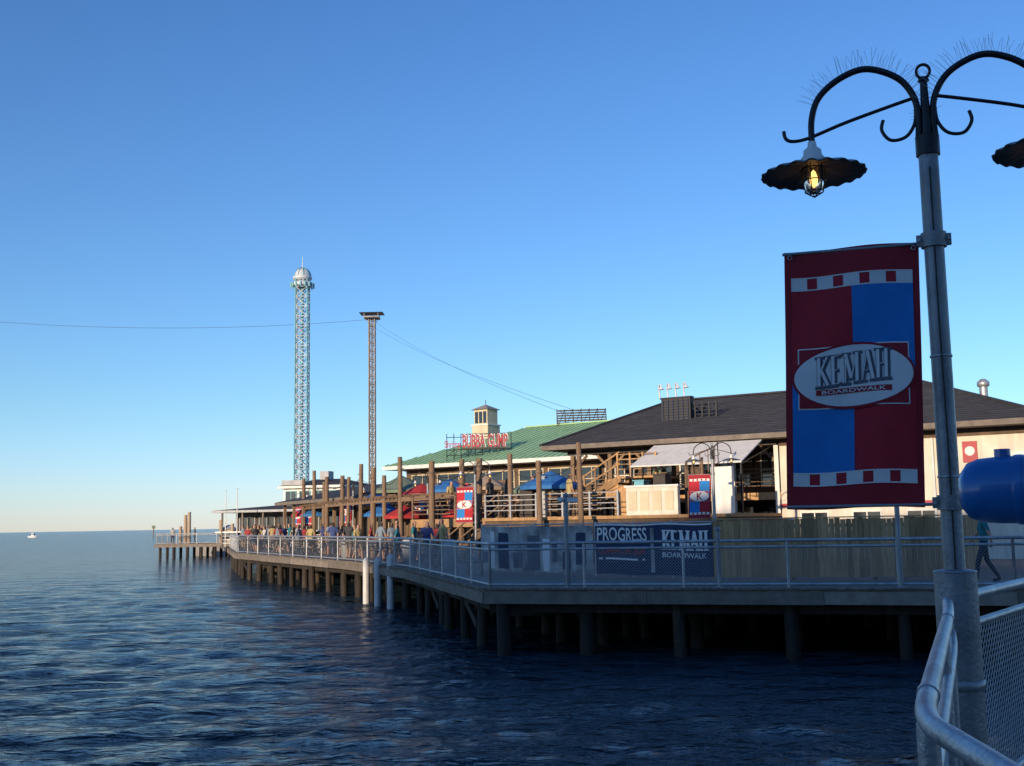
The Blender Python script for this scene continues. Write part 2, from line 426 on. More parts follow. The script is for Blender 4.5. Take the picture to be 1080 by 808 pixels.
def banner(g, x0, x1, z0, z1, fine=True):
    W = x1-x0; H = z1-z0
    def warp(p):
        fx = (p[0]-x0)/W; fz = (p[2]-z0)/H
        e = math.sin(math.pi*min(1,max(0,fz)))
        return (p[0] + .006*e*math.sin(3*fx) - .05*(1-fz), p[1] + .018*math.sin(fx*5.2+fz*2.2)*(.3+e) + .012*math.sin(fx*9-fz*7)*e, p[2] - .006*math.sin(fx*7))
    g.warp = warp
    X = lambda f: x0+f*W
    Z = lambda f: z1-f*H
    n = 24 if fine else 8
    d = .0025 if fine else .006
    g.grid(x0,x1,z0,z1,0,'fabric_darkred',n,int(n*2))
    g.grid(X(.05),X(.95),Z(.10),Z(.915),0-d,'fabric_red',n,n*2)
    g.grid(X(.50),X(.95),Z(.15),Z(.50),-2*d,'fabric_blue',n//2,n)
    g.grid(X(.05),X(.50),Z(.50),Z(.865),-2*d,'fabric_blue',n//2,n)
    for f0,f1 in ((.108,.15),(.865,.907)):
        g.grid(X(.05),X(.95),Z(f0),Z(f0-.005),-2.5*d,'fabric_white',n,1)
        g.grid(X(.05),X(.95),Z(f1+.005),Z(f1),-2.5*d,'fabric_white',n,1)
        N = 5; q = .9/(N+(N-1)*.62); c = .05
        for i in range(N):
            g.grid(X(c),X(c+q),Z(f1),Z(f0),-2*d,'fabric_white',3,2); c += q*1.62
    cx = X(.5); cz = Z(.5)
    g.grid(cx-.295,cx+.295,cz-.172,cz+.172,-3*d,'fabric_white',n,n//2)
    g.grid(cx-.288,cx+.288,cz-.165,cz+.165,-4*d,'fabric_darkred',n,n//2)
    g.disc(cx,cz,.328,.182,-5*d,'fabric_darkred')
    g.disc(cx,cz,.315,.168,-6*d,'fabric_white')
    if fine:
        serif_word(g, cx-.19, cz-.055, .165, .38, -6.6*d, 'print_grey', .026, .06, .004)
        serif_word(g, cx-.196, cz-.049, .165, .38, -7.2*d, 'fabric_white', .026, .06, -.0045)
        g.grid(cx-.2,cx+.2,cz-.096,cz-.066,-7*d,'fabric_darkred',10,1)
        g.text('BOARDWALK', cx-.17,cx+.17,cz-.091,cz-.071,-7.5*d,'fabric_white')
    else:
        g.text('K', cx-.09,cx+.1,cz-.12,cz+.12,-7*d,'fabric_darkred')
    g.warp = None
    g.cyl((x0-.01,.0,z1-.012),(0,0,z1-.012),.009,'post_grey',8)
    g.cyl((x0-.05,.0,z0+.012),(0,0,z0+.012),.009,'post_grey',8)
    if fine:
        for xx in (x0+.03,x1-.03):
            g.tube([(xx+.012*math.cos(t*.785),-.012,z1-.035+.012*math.sin(t*.785)) for t in range(8)],.003,'galv',5,closed=True)

def lamp_head(g, x, z, fine, glow=True):
    n = 120 if fine else 20
    c = (x,0,z)
    fl = (lambda r,zz,t: (r*(1+.010*math.cos(20*t)*(r/.28)), zz+.006*math.cos(20*t)*(max(0,r-.05)/.23))) if fine else None
    g.lathe(c, [(.05,-.085),(.07,-.095),(.13,-.115),(.20,-.13),(.265,-.15),(.292,-.162)], 'shade_top', n, fl)
    g.lathe(c, [(.292,-.162),(.287,-.167),(.2,-.14),(.13,-.125),(.04,-.105)], 'shade_under', n, fl)
    g.lathe(c, [(.0,.035),(.022,.03),(.026,.0),(.05,-.02),(.052,-.05),(.066,-.065),(.066,-.10)], 'white_paint', 24)
    g.lathe(c, [(.048,-.10),(.055,-.15),(.056,-.21),(.044,-.255),(.02,-.275),(0,-.278)], 'jar_glass', 24)
    g.lathe(c, [(0,-.12),(.02,-.14),(.036,-.18),(.03,-.22),(0,-.245)], 'bulb' if glow else 'jar_glass', 16)
    if glow: g.lathe(c, [(0,-.165),(.012,-.175),(.014,-.2),(0,-.215)], 'bulb_core', 10)
    if fine:
        for k in range(6):
            t = k*math.pi/3+.3; cc, ss = math.cos(t), math.sin(t)
            g.tube([(x+.062*cc,.062*ss,z-.10),(x+.066*cc,.066*ss,z-.2),(x+.05*cc,.05*ss,z-.265),(x+.0*cc,.0*ss,z-.295)], .0035, 'black_iron', 6)
        for (rr,zz) in ((.066,-.13),(.067,-.2),(.052,-.262)):
            g.tube([(x+rr*math.cos(t*.524),rr*math.sin(t*.524),z+zz) for t in range(12)], .0035, 'black_iron', 6, closed=True)

def smooth_path(P, n=6):
    out = []
    P = [Vector(p) for p in P]
    for i in range(len(P)-1):
        a = P[max(0,i-1)]; b = P[i]; c = P[i+1]; d = P[min(len(P)-1,i+2)]
        for k in range(n):
            t = k/n
            out.append(.5*((2*b)+(-a+c)*t+(2*a-5*b+4*c-d)*t*t+(-a+3*b-3*c+d)*t*t*t))
    out.append(P[-1]); return out

def street_lamp(x, y, yaw, fine=False, zb=DECK, with_banner=True):
    E = empty('street_lamp')
    M = frame(x,y,yaw)
    g = G('pole', M)
    g.cyl((0,0,zb),(0,0,5.12),.056,'post_grey',20 if fine else 10,.052)
    if fine:
        g.cyl((0,0,.6),(0,0,2.80),.108,'post_grey',28)
        g.lathe((0,0,2.80),[(.108,0),(.112,.004),(.108,.012),(.056,.02)],'post_grey',28)
        g.lathe((0,0,2.2),[(.109,0),(.116,.002),(.116,.05),(.109,.052)],'galv',28)
        g.tube([(0.0,-.060,2.82),(0.004,-.060,3.4),(-.002,-.059,4.2),(0,-.058,5.0)],.005,'black_iron',6)
        for zz in (3.3,3.95): g.lathe((0,0,zz),[(.0565,0),(.0585,.002),(.0585,.012),(.0565,.014)],'galv',20)
    else:
        g.lathe((0,0,zb),[(.14,0),(.14,.05),(.1,.1),(.09,.5),(.056,.56)],'post_grey',12)
    for zz in ((4.60,3.17) if with_banner else ()):
        g.cyl((0,0,zz-.04),(0,0,zz+.04),.068,'post_grey',16)
        if fine:
            g.box(-.09,.09,-.02,.02,zz-.03,zz+.03,'post_grey')
            for sx in (-.078,.078): g.cyl((sx,-.035,zz),(sx,.035,zz),.009,'galv',6)
    g.cyl((0,0,5.08),(0,0,5.19),.064,'black_iron',16)
    g.cyl((0,0,5.19),(0,0,5.50),.03,'black_iron',12,.02)
    g.lathe((0,0,5.50),[(.02,0),(.034,.01),(.02,.03)],'black_iron',10)
    g.tube([(.036*math.cos(t*.3927),0,5.565+.04*math.sin(t*.3927)) for t in range(16)],.009,'black_iron',6,closed=True)
    g.lathe((0,0,5.52),[(.0,0),(.03,.006),(0,.02)],'black_iron',8)
    g.build(E)
    a = G('arms', M); h = G('lamp_heads', M); sp = G('bird_spikes', M)
    for s in (-1,1):
        arch = smooth_path([(s*.045,0,5.17),(s*.038,0,5.30),(s*.055,0,5.42),(s*.12,0,5.53),(s*.23,0,5.60),(s*.34,0,5.62),(s*.47,0,5.57),(s*.57,0,5.48),(s*.612,0,5.36),(s*.617,0,5.23)])
        a.tube(arch,.0185,'black_iron',10 if fine else 6)
        a.tube(smooth_path([(s*.77,0,5.31),(s*.76,0,5.265),(s*.72,0,5.245),(s*.63,0,5.255),(s*.43,0,5.32),(s*.19,0,5.385),(s*.05,0,5.42)]),.0105,'black_iron',8 if fine else 5)
        a.tube(smooth_path([(s*.05,0,5.36),(s*.06,0,5.27),(s*.11,0,5.20),(s*.19,0,5.19),(s*.235,0,5.25),(s*.225,0,5.31)]),.010,'black_iron',8 if fine else 5)
        lamp_head(h, s*.617, 5.20, fine, True)
        if fine:
            for i in range(6, len(arch)-10, 1):
                for k in range(2):
                    p = arch[i]; c = Vector((s*.33,0,5.30)); d = (p-c).normalized()
                    d = (d+Vector((rnd(-.35,.35), rnd(-.55,.55), rnd(-.1,.25)))).normalized()
                    sp.tube([p, p+d*rnd(.09,.13)], .0009, 'galv_wire', 3, cap=False)
    a.build(E); h.build(E)
    if fine: sp.build(E)
    if with_banner:
        b = G('banner', M); banner(b, -.80, -.078, 3.15, 4.60, fine); b.build(E)
    return E
YAW = math.radians(-17)
street_lamp(2.325, 6.1, YAW, True)
for (x,y) in ((6.55,37.5),(-1.55,46),(-4.15,55),(-15.9,86),(-9.0,64),(-13.2,76)):
    street_lamp(x, y, math.radians(-14+rnd(-4,4)), False)

# ------------------------------------------------------------------ near deck, railing, viewer
g = G('near_deck')
ND = [(-6,-44),(30,-44),(30,21.0),(14,21.0),(8.2,14.2),(3.75,7.75),(2.55,6.15),(2.0,5.1),(.93,2.5),(.87,1.85),(.55,1.25),(-6,1.2)]
g.prism(ND, DECK-.12, DECK, 'deck_planks'); g.build(None, 'deck')
g = G('deck_piling')
for (x,y) in ((3.1,6.4),(4.6,8.6),(6.6,11.4),(1.6,3.2),(8.9,14.6),(11.5,17.7),(2,0),(-3,0),(5,2)):
    g.cyl((x,y,-1.5),(x,y,DECK-.12),.16,'piling_wood',12)
g.build()
RP = [(13.9,21.1),(8.0,14.2),(3.58,7.85),(2.42,6.2)]
fence('deck_railing', RP, DECK, 1.9, .062, .0028, .024, 1.12, (1.12,.97,.08))
E = empty('deck_railing'); g = G('posts_and_rails'); w = G('wire_mesh')
path = smooth_path([(2.22,5.95,2.66),(1.92,5.15,2.66),(1.42,3.9,2.66),(1.06,3.0,2.66),(.935,2.68,2.66),(.885,2.5,2.655),(.868,2.33,2.655),(.858,2.1,2.65),(.82,1.75,2.65),(.62,1.4,2.65),(.3,1.22,2.65),(-1.5,1.2,2.65),(-6,1.2,2.65)],6)
g.tube(path,.025,'galv',14)
g.tube([p+Vector((.012,.0,-.15)) for p in path],.020,'galv',12)
g.tube([p+Vector((0,0,-1.03)) for p in path],.020,'galv',10)
for i in (7,19): 
    p = path[i]; q = path[i+1]; d = (q-p).normalized()*.03; g.tube([p-d,p+d],.0285,'galv',14)
for (x,y) in ((2.20,5.9),(1.57,4.28),(.895,2.56),(.83,1.82),(.3,1.22),(-1.5,1.2),(-3.5,1.2)):
    g.cyl((x,y,DECK),(x,y,2.65),.025,'galv',14)
    g.box(x-.07,x+.07,y-.07,y+.07,DECK,DECK+.012,'galv')
g.build(E)
P0 = Vector((2.20,5.9,0)); P1 = Vector((.91,2.62,0)); L = (P1-P0).length; u = (P1-P0)/L; z0=1.63; H=.87
s_ = -H
while s_ < L:
    for sg in (0,1):
        t0 = max(0,-s_/H); t1 = min(1,(L-s_)/H)
        if t1-t0 > .02:
            f = lambda t: tuple(P0+u*(s_+H*t)+Vector((0,0,z0+(H*t if sg else H-H*t))))
            w.tube([f(t0),f(t1)],.0025,'galv_wire',4,cap=False)
    s_ += .062
w.build(E)

E = empty('coin_operated_viewer')
c0 = Vector((1.30,3.28,3.17)); ax = Vector((.86,-.5,0)).normalized()
M = Matrix.Translation(c0) @ Matrix.Rotation(math.atan2(ax.y,ax.x),4,'Z') @ Matrix.Rotation(math.pi/2,4,'Y')
g = G('body', M)
g.lathe((0,0,0),[(0,-.02),(.05,-.015),(.078,.005),(.09,.035),(.094,.08),(.096,.2),(.1,.33),(.1,.42),(.085,.46),(.05,.48),(0,.485)],'blue_gloss',40)
g.lathe((0,0,0),[(.0965,.13),(.0985,.135),(.0985,.15),(.0968,.155)],'blue_gloss',40)
g.build(E)
pb = c0+ax*.3
g = G('stand')
g.box(pb.x-.02,pb.x+.05,pb.y-.13,pb.y-.105,2.9,3.25,'blue_gloss'); g.box(pb.x-.02,pb.x+.05,pb.y+.105,pb.y+.13,2.9,3.25,'blue_gloss')
g.cyl((pb.x,pb.y,DECK),(pb.x,pb.y,2.95),.055,'blue_gloss',20); g.lathe((pb.x,pb.y,2.86),[(.055,0),(.13,.04),(.13,.08),(.0,.1)],'blue_gloss',24)
g.lathe((pb.x,pb.y,DECK),[(.17,0),(.17,.03),(.07,.08),(.055,.2)],'blue_gloss',24)
k = c0+ax*.10
g.cyl((k.x,k.y,3.26),(k.x,k.y,3.285),.022,'blue_gloss',12)
g.build(E)

# ------------------------------------------------------------------ fences behind boardwalk
def line_frame(p, q): return frame(p[0],p[1],math.atan2(q[1]-p[1],q[0]-p[0])), math.hypot(q[0]-p[0],q[1]-p[1])
M, L = line_frame((5.2,30.1),(10.9,28.2))
E = empty('wooden_fence'); g = G('planks', M); x = 0
while x < L-.1:
    wdt = rnd(.135,.145); g.box(x, x+wdt-.008, rnd(0,.008), .03, DECK+.05+rnd(0,.02), 3.08+rnd(-.02,.02), 'wood_tan'); x += wdt
g.build(E); g = G('frame', M)
for z in (1.8,2.9): g.box(0,L,.031,.08,z-.04,z+.05,'wood_brown')
for i in range(4): g.box(i*L/3-.05,i*L/3+.05,.08,.18,DECK,3.05,'wood_brown')
g.box(-.02,L+.02,-.04,.07,3.101,3.13,'wood_tan'); g.build(E)
M, L = line_frame((10.93,28.25),(14.6,36)); g = G('wooden_fence', M); x = 0
while x < L-.1:
    wdt = .14; g.box(x, x+wdt-.008, rnd(0,.008), .03, DECK+.05, 3.1+rnd(-.02,.02), 'wood_tan'); x += wdt
g.build()

M, L = line_frame((2.3,33.0),(5.2,30.15))
E = empty('construction_banner_fence'); g = G('printed_mesh', M)
wv = lambda p: (p[0], p[1]+.03*math.sin(p[0]*2.3)+.012*math.sin(p[0]*9+p[2]*4), p[2]+.015*math.sin(p[0]*3.1))
g.warp = wv
g.grid(.02,L-.02,1.62,3.02,0,'fabric_navy',40,6)
g.grid(.02,L-.02,2.98,3.02,-.006,'fabric_white',40,1)
g.text('PROGRESS', .1,L*.47,2.55,2.93,-.02,'fabric_white')
g.text('COMING IN 2024', .14,L*.45,2.2,2.38,-.02,'umb_red')
g.grid(.14,L*.45,2.03,2.08,-.01,'fabric_white',4,1)
serif_word(g, L*.60, 2.32, .5, 1.45, -.02, 'fabric_white', .09, 0)
g.text('BOARDWALK', L*.6,L*.95,2.1,2.24,-.02,'fabric_white')
g.grid(L*.5,L*.53,1.7,2.9,-.01,'fabric_photo',2,4)
g.build(E); g = G('frame', M)
for i in range(4): g.cyl((i*L/3,.05,DECK),(i*L/3,.05,3.1),.025,'galv',8)
g.cyl((0,.05,3.05),(L,.05,3.05),.02,'galv',8); g.build(E)
M, L = line_frame((-1.1,37.0),(2.28,33.05))
E = empty('construction_banner_fence'); g = G('printed_mesh', M); g.warp = wv
g.grid(.02,L-.02,1.62,3.0,0,'fabric_photo',40,6)
xx = .1
while xx < L-.5:
    wd = rnd(.15,.55); z1 = rnd(2.2,2.9)
    g.grid(xx,xx+wd,rnd(1.65,2.0),z1,-.01-rnd(0,.004),random.choice(['print_grey','fabric_white','fabric_navy','fabric_white','print_grey']),6,2); xx += wd+rnd(.05,.3)
g.build(E); g = G('frame', M)
for i in range(5): g.cyl((i*L/4,.05,DECK),(i*L/4,.05,3.1),.025,'galv',8)
g.cyl((0,.05,3.05),(L,.05,3.05),.02,'galv',8); g.build(E)

# ------------------------------------------------------------------ building helpers
def window(g, x0, x1, z0, z1, y, nx=2, nz=1, fm='white_paint', fw=.06):
    g.box(x0,x1,y-.01,y+.02,z0,z1,'glass_dark')
    g.box(x0-fw,x0,y-.05,y+.02,z0-fw,z1+fw,fm); g.box(x1,x1+fw,y-.05,y+.02,z0-fw,z1+fw,fm)
    g.box(x0,x1,y-.052,y+.02,z0-fw,z0,fm); g.box(x0,x1,y-.052,y+.02,z1,z1+fw,fm)
    for i in range(1,nx): xx = x0+(x1-x0)*i/nx; g.box(xx-.02,xx+.02,y-.035,y-.011,z0,z1,fm)
    for i in range(1,nz): zz = z0+(z1-z0)*i/nz; g.box(x0,x1,y-.033,y-.012,zz-.02,zz+.02,fm)
def hip_roof(g, x0,x1,y0,y1,ze,rx0,rx1,ry,zr,m,th=.22,fm='dark_wall'):
    c = [(x0,y0,ze),(x1,y0,ze),(x1,y1,ze),(x0,y1,ze)]; a = (rx0,ry,zr); b = (rx1,ry,zr)
    g.add(c+[a,b], [(0,1,5,4),(1,2,5),(2,3,4,5),(3,0,4)], m)
    d = [(p[0],p[1],p[2]-th) for p in c]
    g.add(c+d, [(4,5,1,0),(5,6,2,1),(6,7,3,2),(7,4,0,3),(7,6,5,4)], fm)
def railing(g, x0, x1, y, z, m='white_paint', h=1.0, n=None, bars=3, r=.022):
    L = abs(x1-x0); n = n or max(1, round(L/1.5))
    for i in range(n+1): xx = x0+(x1-x0)*i/n; g.box(xx-.035,xx+.035,y-.035,y+.035,z,z+h,m)
    for k in range(bars): zz = z+h-.06-(h-.15)*k/bars; g.box(x0,x1,y-r,y+r,zz-r,zz+r,m)

# ------------------------------------------------------------------ dark-roof restaurant
BM = frame(2.5,50,math.atan2(-.54,.84))
E = empty('restaurant_building')
g = G('roof', BM)
hip_roof(g,-.9,19.6,-1.0,17,6.42,1.2,13.2,8,8.95,'roof_dark',.2,'wood_grey')
for i in range(1,24):
    t = i/24; z = 6.42+(8.95-6.42)*t+.008
    xa = -.9+(2.1)*t; xb = 19.6-(6.4)*t; yy = -1+9*t
    g.box(xa,xb,yy-.02,yy+.05,z-.01,z+.008,'roof_dark')
g.beam((1.2,8,8.99),(13.2,8,8.99),.3,.08,'roof_dark')
g.beam((-.9,-1,6.45),(1.2,8,8.99),.2,.08,'roof_dark'); g.beam((19.6,-1,6.45),(13.2,8,8.99),.2,.08,'roof_dark')
g.build(E)
g = G('walls', BM)
g.box(9.5,19,0,16,DECK,6.2,'stucco')
g.box(0,9.5,2.6,16,DECK,6.2,'brown_wall')
g.box(0,9.49,.1,2.59,3.9,4.08,'wood_brown')
g.box(0,9.49,.04,.1,3.85,4.14,'wood_tan')
g.box(-.1,9.4,-.06,-.003,6.0,6.195,'dark_wall')
g.box(9.5,19.0,-.05,-.003,5.95,6.195,'brown_wall')
g.box(9.5,19.0,-.05,-.003,3.55,3.68,'sign_red')
g.build(E)
g = G('columns', BM)
for i in range(6): xx = .1+i*1.85; g.box(xx-.09,xx+.09,-.0,.18,DECK,5.99,'wood_brown' if i < 4 else 'white_paint')
railing(g,.2,9.4,.12,4.15,'wood_brown',1.0,bars=5,r=.018)
for i in range(5):
    xx = .1+i*1.85; g.beam((xx+.1,.09,5.4),(xx+.7,.09,5.98),.08,.1,'wood_brown'); g.beam((xx+1.75,.09,5.4),(xx+1.2,.09,5.98),.08,.1,'wood_brown')
g.build(E)
g = G('windows', BM)
for i in range(5): window(g,.4+i*1.85,1.8+i*1.85,4.5,5.8,2.58,3,2,'dark_wall' if i%2 else 'white_paint')
for i in range(5): window(g,.4+i*1.85,1.8+i*1.85,2.2,3.6,2.58,2,2,'dark_wall')
window(g,10.1,11.4,4.6,5.7,-.01,2,2); window(g,12.2,13.5,4.6,5.7,-.01,2,2)
for i in range(3): window(g,10.3+i*2,11.3+i*2,2.3,3.3,-.01,2,2)
g.build(E)
g = G('signs_and_vents', BM)
g.box(16.35,16.85,-.08,-.02,5.0,5.75,'sign_red')
g.box(15.9,17.1,-.07,-.015,4.35,4.6,'sign_red')
g.disc(16.6,5.4,.17,.17,-.09,'fabric_white',20,1)
g.box(17.9,18.6,-.06,-.01,4.1,5.3,'white_paint'); g.box(18.0,18.5,-.075,-.061,4.2,5.2,'plastic_grey')
g.cyl((15.3,-.06,1.6),(15.3,-.06,5.94),.05,'white_paint',8)
g.cyl((14.6,-.04,3.7),(14.6,-.04,5.6),.02,'plastic_grey',6); g.box(14.45,14.75,-.1,-.01,4.4,4.8,'plastic_grey')
g.cyl((16.3,5,7.3),(16.3,5,8.2),.16,'galv',12); g.lathe((16.3,5,8.2),[(.16,0),(.24,.05),(.24,.2),(.1,.32),(0,.34)],'galv',12)
g.cyl((15.2,3.5,7.3),(15.2,3.5,7.9),.06,'galv',8)
g.box(8.2,9.3,8.6,9.8,8.3,9.75,'plastic_grey'); g.box(8.15,9.35,8.55,9.85,9.75,9.8,'galv')
for i in range(6): g.box(8.3,9.2,8.58,8.6,8.9+i*.12,8.95+i*.12,'dark_wall')
g.box(3.1,4.5,2.9,3.2,7.3,8.5,'sign_black'); g.box(3.05,4.55,2.86,3.24,8.5,8.56,'black_iron')
for k in range(9): g.box(3.15,4.45,2.86,2.899,7.4+k*.12,7.42+k*.12,'fabric_navy')
for k in range(6): g.box(3.2+k*.24,3.22+k*.24,2.84,2.859,7.35,8.45,'fabric_navy')
for xx in (3.2,4.4): g.beam((xx,3.2,8.2),(xx,4.6,7.9),.06,.06,'black_iron')
railing(g,4.6,5.6,3.2,7.5,'black_iron',.8,3,4,.015); g.cyl((5.1,3.2,8.2),(4.6,3.8,7.6),.03,'black_iron',5)
for i in range(4):
    xx = 2.95+i*.40
    g.tube(smooth_path([(xx,3.1,8.56),(xx-.02,3.1,8.85),(xx+.02,3.0,9.10),(xx+.14,2.85,9.18),(xx+.24,2.75,9.06)],4),.032,'white_paint',6)
    g.lathe((xx+.24,2.75,8.92),[(.0,.14),(.04,.12),(.14,0)],'white_paint',10)
g.build(E)
g = G('awning', BM)
g.add([(4.6,-1.1,6.16),(9.2,-1.1,6.16),(9.2,-3.3,5.25),(4.6,-3.3,5.25),(4.6,-1.1,6.11),(9.2,-1.1,6.11),(9.2,-3.3,5.20),(4.6,-3.3,5.20)],
      [(0,3,2,1),(4,5,6,7),(3,7,6,2),(0,4,7,3),(1,2,6,5)],'canvas')
for xx in (4.65,6.9,9.15): g.cyl((xx,-3.25,3.3),(xx,-3.25,5.2),.04,'black_iron',6); g.cyl((xx,-3.2,5.17),(xx,0,5.95),.03,'black_iron',6)
g.build(E)
g = G('terrace', BM)
g.box(-1,9.4,-5.2,-.02,DECK,3.2,'brown_wall'); g.box(-1.1,9.5,-5.3,-.01,3.2,3.32,'wood_tan')
railing(g,-1,5.0,-5.2,3.32,'plastic_grey',.95,5,4,.016)
g.box(5.3,7.4,-5.1,-4.9,3.32,4.35,'stucco'); g.box(5.25,7.45,-5.15,-4.85,4.35,4.42,'white_paint')
g.box(8.6,9.4,-4.8,-4.6,3.32,5.0,'white_paint')
for i in range(4): g.box(5.4+i*.5,5.75+i*.5,-5.13,-5.105,3.5,4.2,'cream')
g.box(2.8,4.6,-2.2,-1.4,4.0,4.55,'wood_tan'); g.box(2.9,3.5,-2.25,-2.21,4.55,4.8,'wood_tan')
g.box(3.8,5.0,-3.2,-2.4,3.32,4.25,'wood_tan')
for (a,b,h,m) in ((0,.6,1.1,'dark_wall'),(.9,1.2,1.6,'plastic_grey'),(1.9,2.6,.9,'wood_brown'),(6,6.5,1.5,'dark_wall'),(7.3,7.9,1.7,'brown_wall'),(5.2,5.6,1.3,'turq')):
    g.box(a,b,-4.2,-3.7,3.32,3.32+h,m); g.box(a-.05,b+.05,-4.25,-3.65,3.32+h,3.36+h,m)
g.build(E)
g = G('stairs', BM)
for i in range(9):
    xx = .9+i*.3; zz = 3.32+(i+1)*.17
    g.box(xx,xx+.3,-2.2,-.9,zz-.04,zz,'wood_tan')
g.beam((.8,-2.25,3.3),(3.6,-2.25,4.85),.06,.28,'wood_tan'); g.beam((.8,-.85,3.3),(3.6,-.85,4.85),.06,.28,'wood_tan')
for k in (.5,.95): g.beam((.8,-2.25,3.4+k),(3.6,-2.25,4.95+k),.05,.06,'wood_tan')
for i in range(6): xx = .9+i*.52; zz = 3.4+(xx-.8)*.553; g.box(xx-.03,xx+.03,-2.28,-2.22,zz,zz+1.0,'wood_tan')
g.box(3.5,5.2,-2.3,-.02,4.82,4.9,'wood_tan'); railing(g,3.5,5.2,-2.25,4.9,'wood_tan',.95,3,4)
for i in range(14):
    t = i*.5; cx, cy = 8.1,-4.4; zz = 3.4+i*.13
    g.add([(cx,cy,zz),(cx+.6*math.cos(t),cy+.6*math.sin(t),zz),(cx+.6*math.cos(t+.5),cy+.6*math.sin(t+.5),zz)],[(0,1,2)],'wood_brown')
    g.cyl((cx+.6*math.cos(t),cy+.6*math.sin(t),zz),(cx+.6*math.cos(t),cy+.6*math.sin(t),zz+.8),.02,'wood_brown',5)
g.tube([(8.1+.6*math.cos(i*.25),-4.4+.6*math.sin(i*.25),4.2+i*.065) for i in range(28)],.03,'wood_brown',6)
g.cyl((8.1,-4.4,3.3),(8.1,-4.4,5.4),.05,'wood_brown',8)
g.build(E)

# ------------------------------------------------------------------ green-roof restaurant
GM = frame(-6.2,66,math.radians(-36))
E = empty('green_roof_restaurant')
g = G('roof', GM)
hip_roof(g,-.8,19,-1.2,15,6.45,3.6,17,7,8.9,'roof_green',.2,'white_paint')
for i in range(48):
    xx = -.6+i*.41; tl = min(1, (xx+.8)/4.4)
    g.beam((xx,-1.2,6.47),(xx,-1.2+8.2*tl,6.47+2.45*tl),.04,.05,'green_rib')
for i in range(20):
    yy = -1+i*.41; tl = min(1,(yy+1.2)/8.2); g.beam((-.8,yy,6.47),(-.8+4.4*tl,yy,6.47+2.45*tl),.04,.05,'green_rib')
g.beam((3.6,7,8.94),(17,7,8.94),.3,.08,'green_rib')
g.build(E)
g = G('walls', GM); g.box(0,18.5,0,14,DECK,6.25,'brown_wall'); g.box(-.5,18,-3.0,-.02,4.1,4.3,'roof_dark'); g.box(-.55,18,-3.05,-3.0,4.0,4.35,'wood_tan')
for i in range(14): g.box(.3+i*1.25,.9+i*1.25,-3.3,-3.1,4.4,4.4+rnd(.3,.9),random.choice(['dark_wall','brown_wall','umb_green','wood_brown','sign_red']))
g.build(E)
g = G('windows', GM)
for i in range(9): window(g,.5+i*1.9,2.0+i*1.9,4.75,5.9,-.01,2,2,'cream'); window(g,.5+i*1.9,2.0+i*1.9,2.1,3.7,-.01,2,1,'dark_wall')
for i in range(9): g.box(.1+i*2-.07,.1+i*2+.07,-2.9,-2.76,DECK,4.1,'wood_brown')
g.build(E)
g = G('cupola', GM)
v = GM.inverted() @ Vector((-1.85,70.5,0)); cx, cy = v.x, v.y
cy = max(cy,6.5)
g.box(cx-.62,cx+.62,cy-.62,cy+.62,8.2,9.15,'cream'); g.box(cx-.68,cx+.68,cy-.68,cy+.68,9.15,9.22,'white_paint')
g.box(cx-.52,cx+.52,cy-.52,cy+.52,9.22,10.15,'cream')
for k in range(3): g.box(cx-.44+k*.32,cx-.2+k*.32,cy-.54,cy-.521,9.3,10.02,'glass_dark'); g.box(cx-.54,cx-.521,cy-.44+k*.32,cy-.2+k*.32,9.3,10.02,'glass_dark')
g.add([(cx-.68,cy-.68,10.15),(cx+.68,cy-.68,10.15),(cx+.68,cy+.68,10.15),(cx-.68,cy+.68,10.15),(cx,cy,10.5)],[(0,1,4),(1,2,4),(2,3,4),(3,0,4),(3,2,1,0)],'tower_tan')
g.cyl((cx,cy,10.45),(cx,cy,10.8),.02,'black_iron',5)
g.build(E)
SM = frame(-2.8,63.0,math.radians(-6))
E2 = empty('rooftop_sign'); g = G('letters', SM)
g.box(-.05,2.55,.06,.12,7.22,7.30,'sign_black'); g.box(-.05,2.55,.06,.12,8.02,8.08,'sign_black')
for (t,x0,x1) in (('BUBBA',.0,1.25),('GUMP',1.4,2.5)):
    g.text(t,x0,x1,7.30,8.02,-.02,'sign_red'); g.text(t,x0+.05,x1+.05,7.33,8.06,.03,'fabric_white')
g.text('Shrimp',-1.0,-.1,7.2,7.7,-.05,'sign_red')
for i in range(10): g.cyl((-.9+i*.4,.1,6.6),(-.9+i*.4,.1,8.1),.02,'sign_black',4)
for i in range(9): g.cyl((-.9+i*.4,.12,6.8),(-.5+i*.4,.12,7.6 if i%2 else 7.2),.015,'sign_black',4)
for zz in (6.9,7.2,7.9): g.cyl((-.9,.1,zz),(2.7,.1,zz),.018,'sign_black',4)
g.build(E2)
SM = frame(2.65,68,math.radians(-8),-.3); E2 = empty('billboard_frame'); g = G('slats', SM)
for k in range(8): g.box(0,2.95,-.03,.03,8.95+k*.15,9.04+k*.15,'sign_black')
for i in range(7): xx = i*.49; g.box(xx-.02,xx+.02,.03,.07,8.4,10.15,'sign_black'); g.cyl((xx,.05,9.9),(xx,1.2,8.5),.025,'sign_black',4)
for i in range(6): g.cyl((i*.49,-.06,8.95),(i*.49+.49,-.06,10.1),.015,'sign_black',4)
g.build(E2)

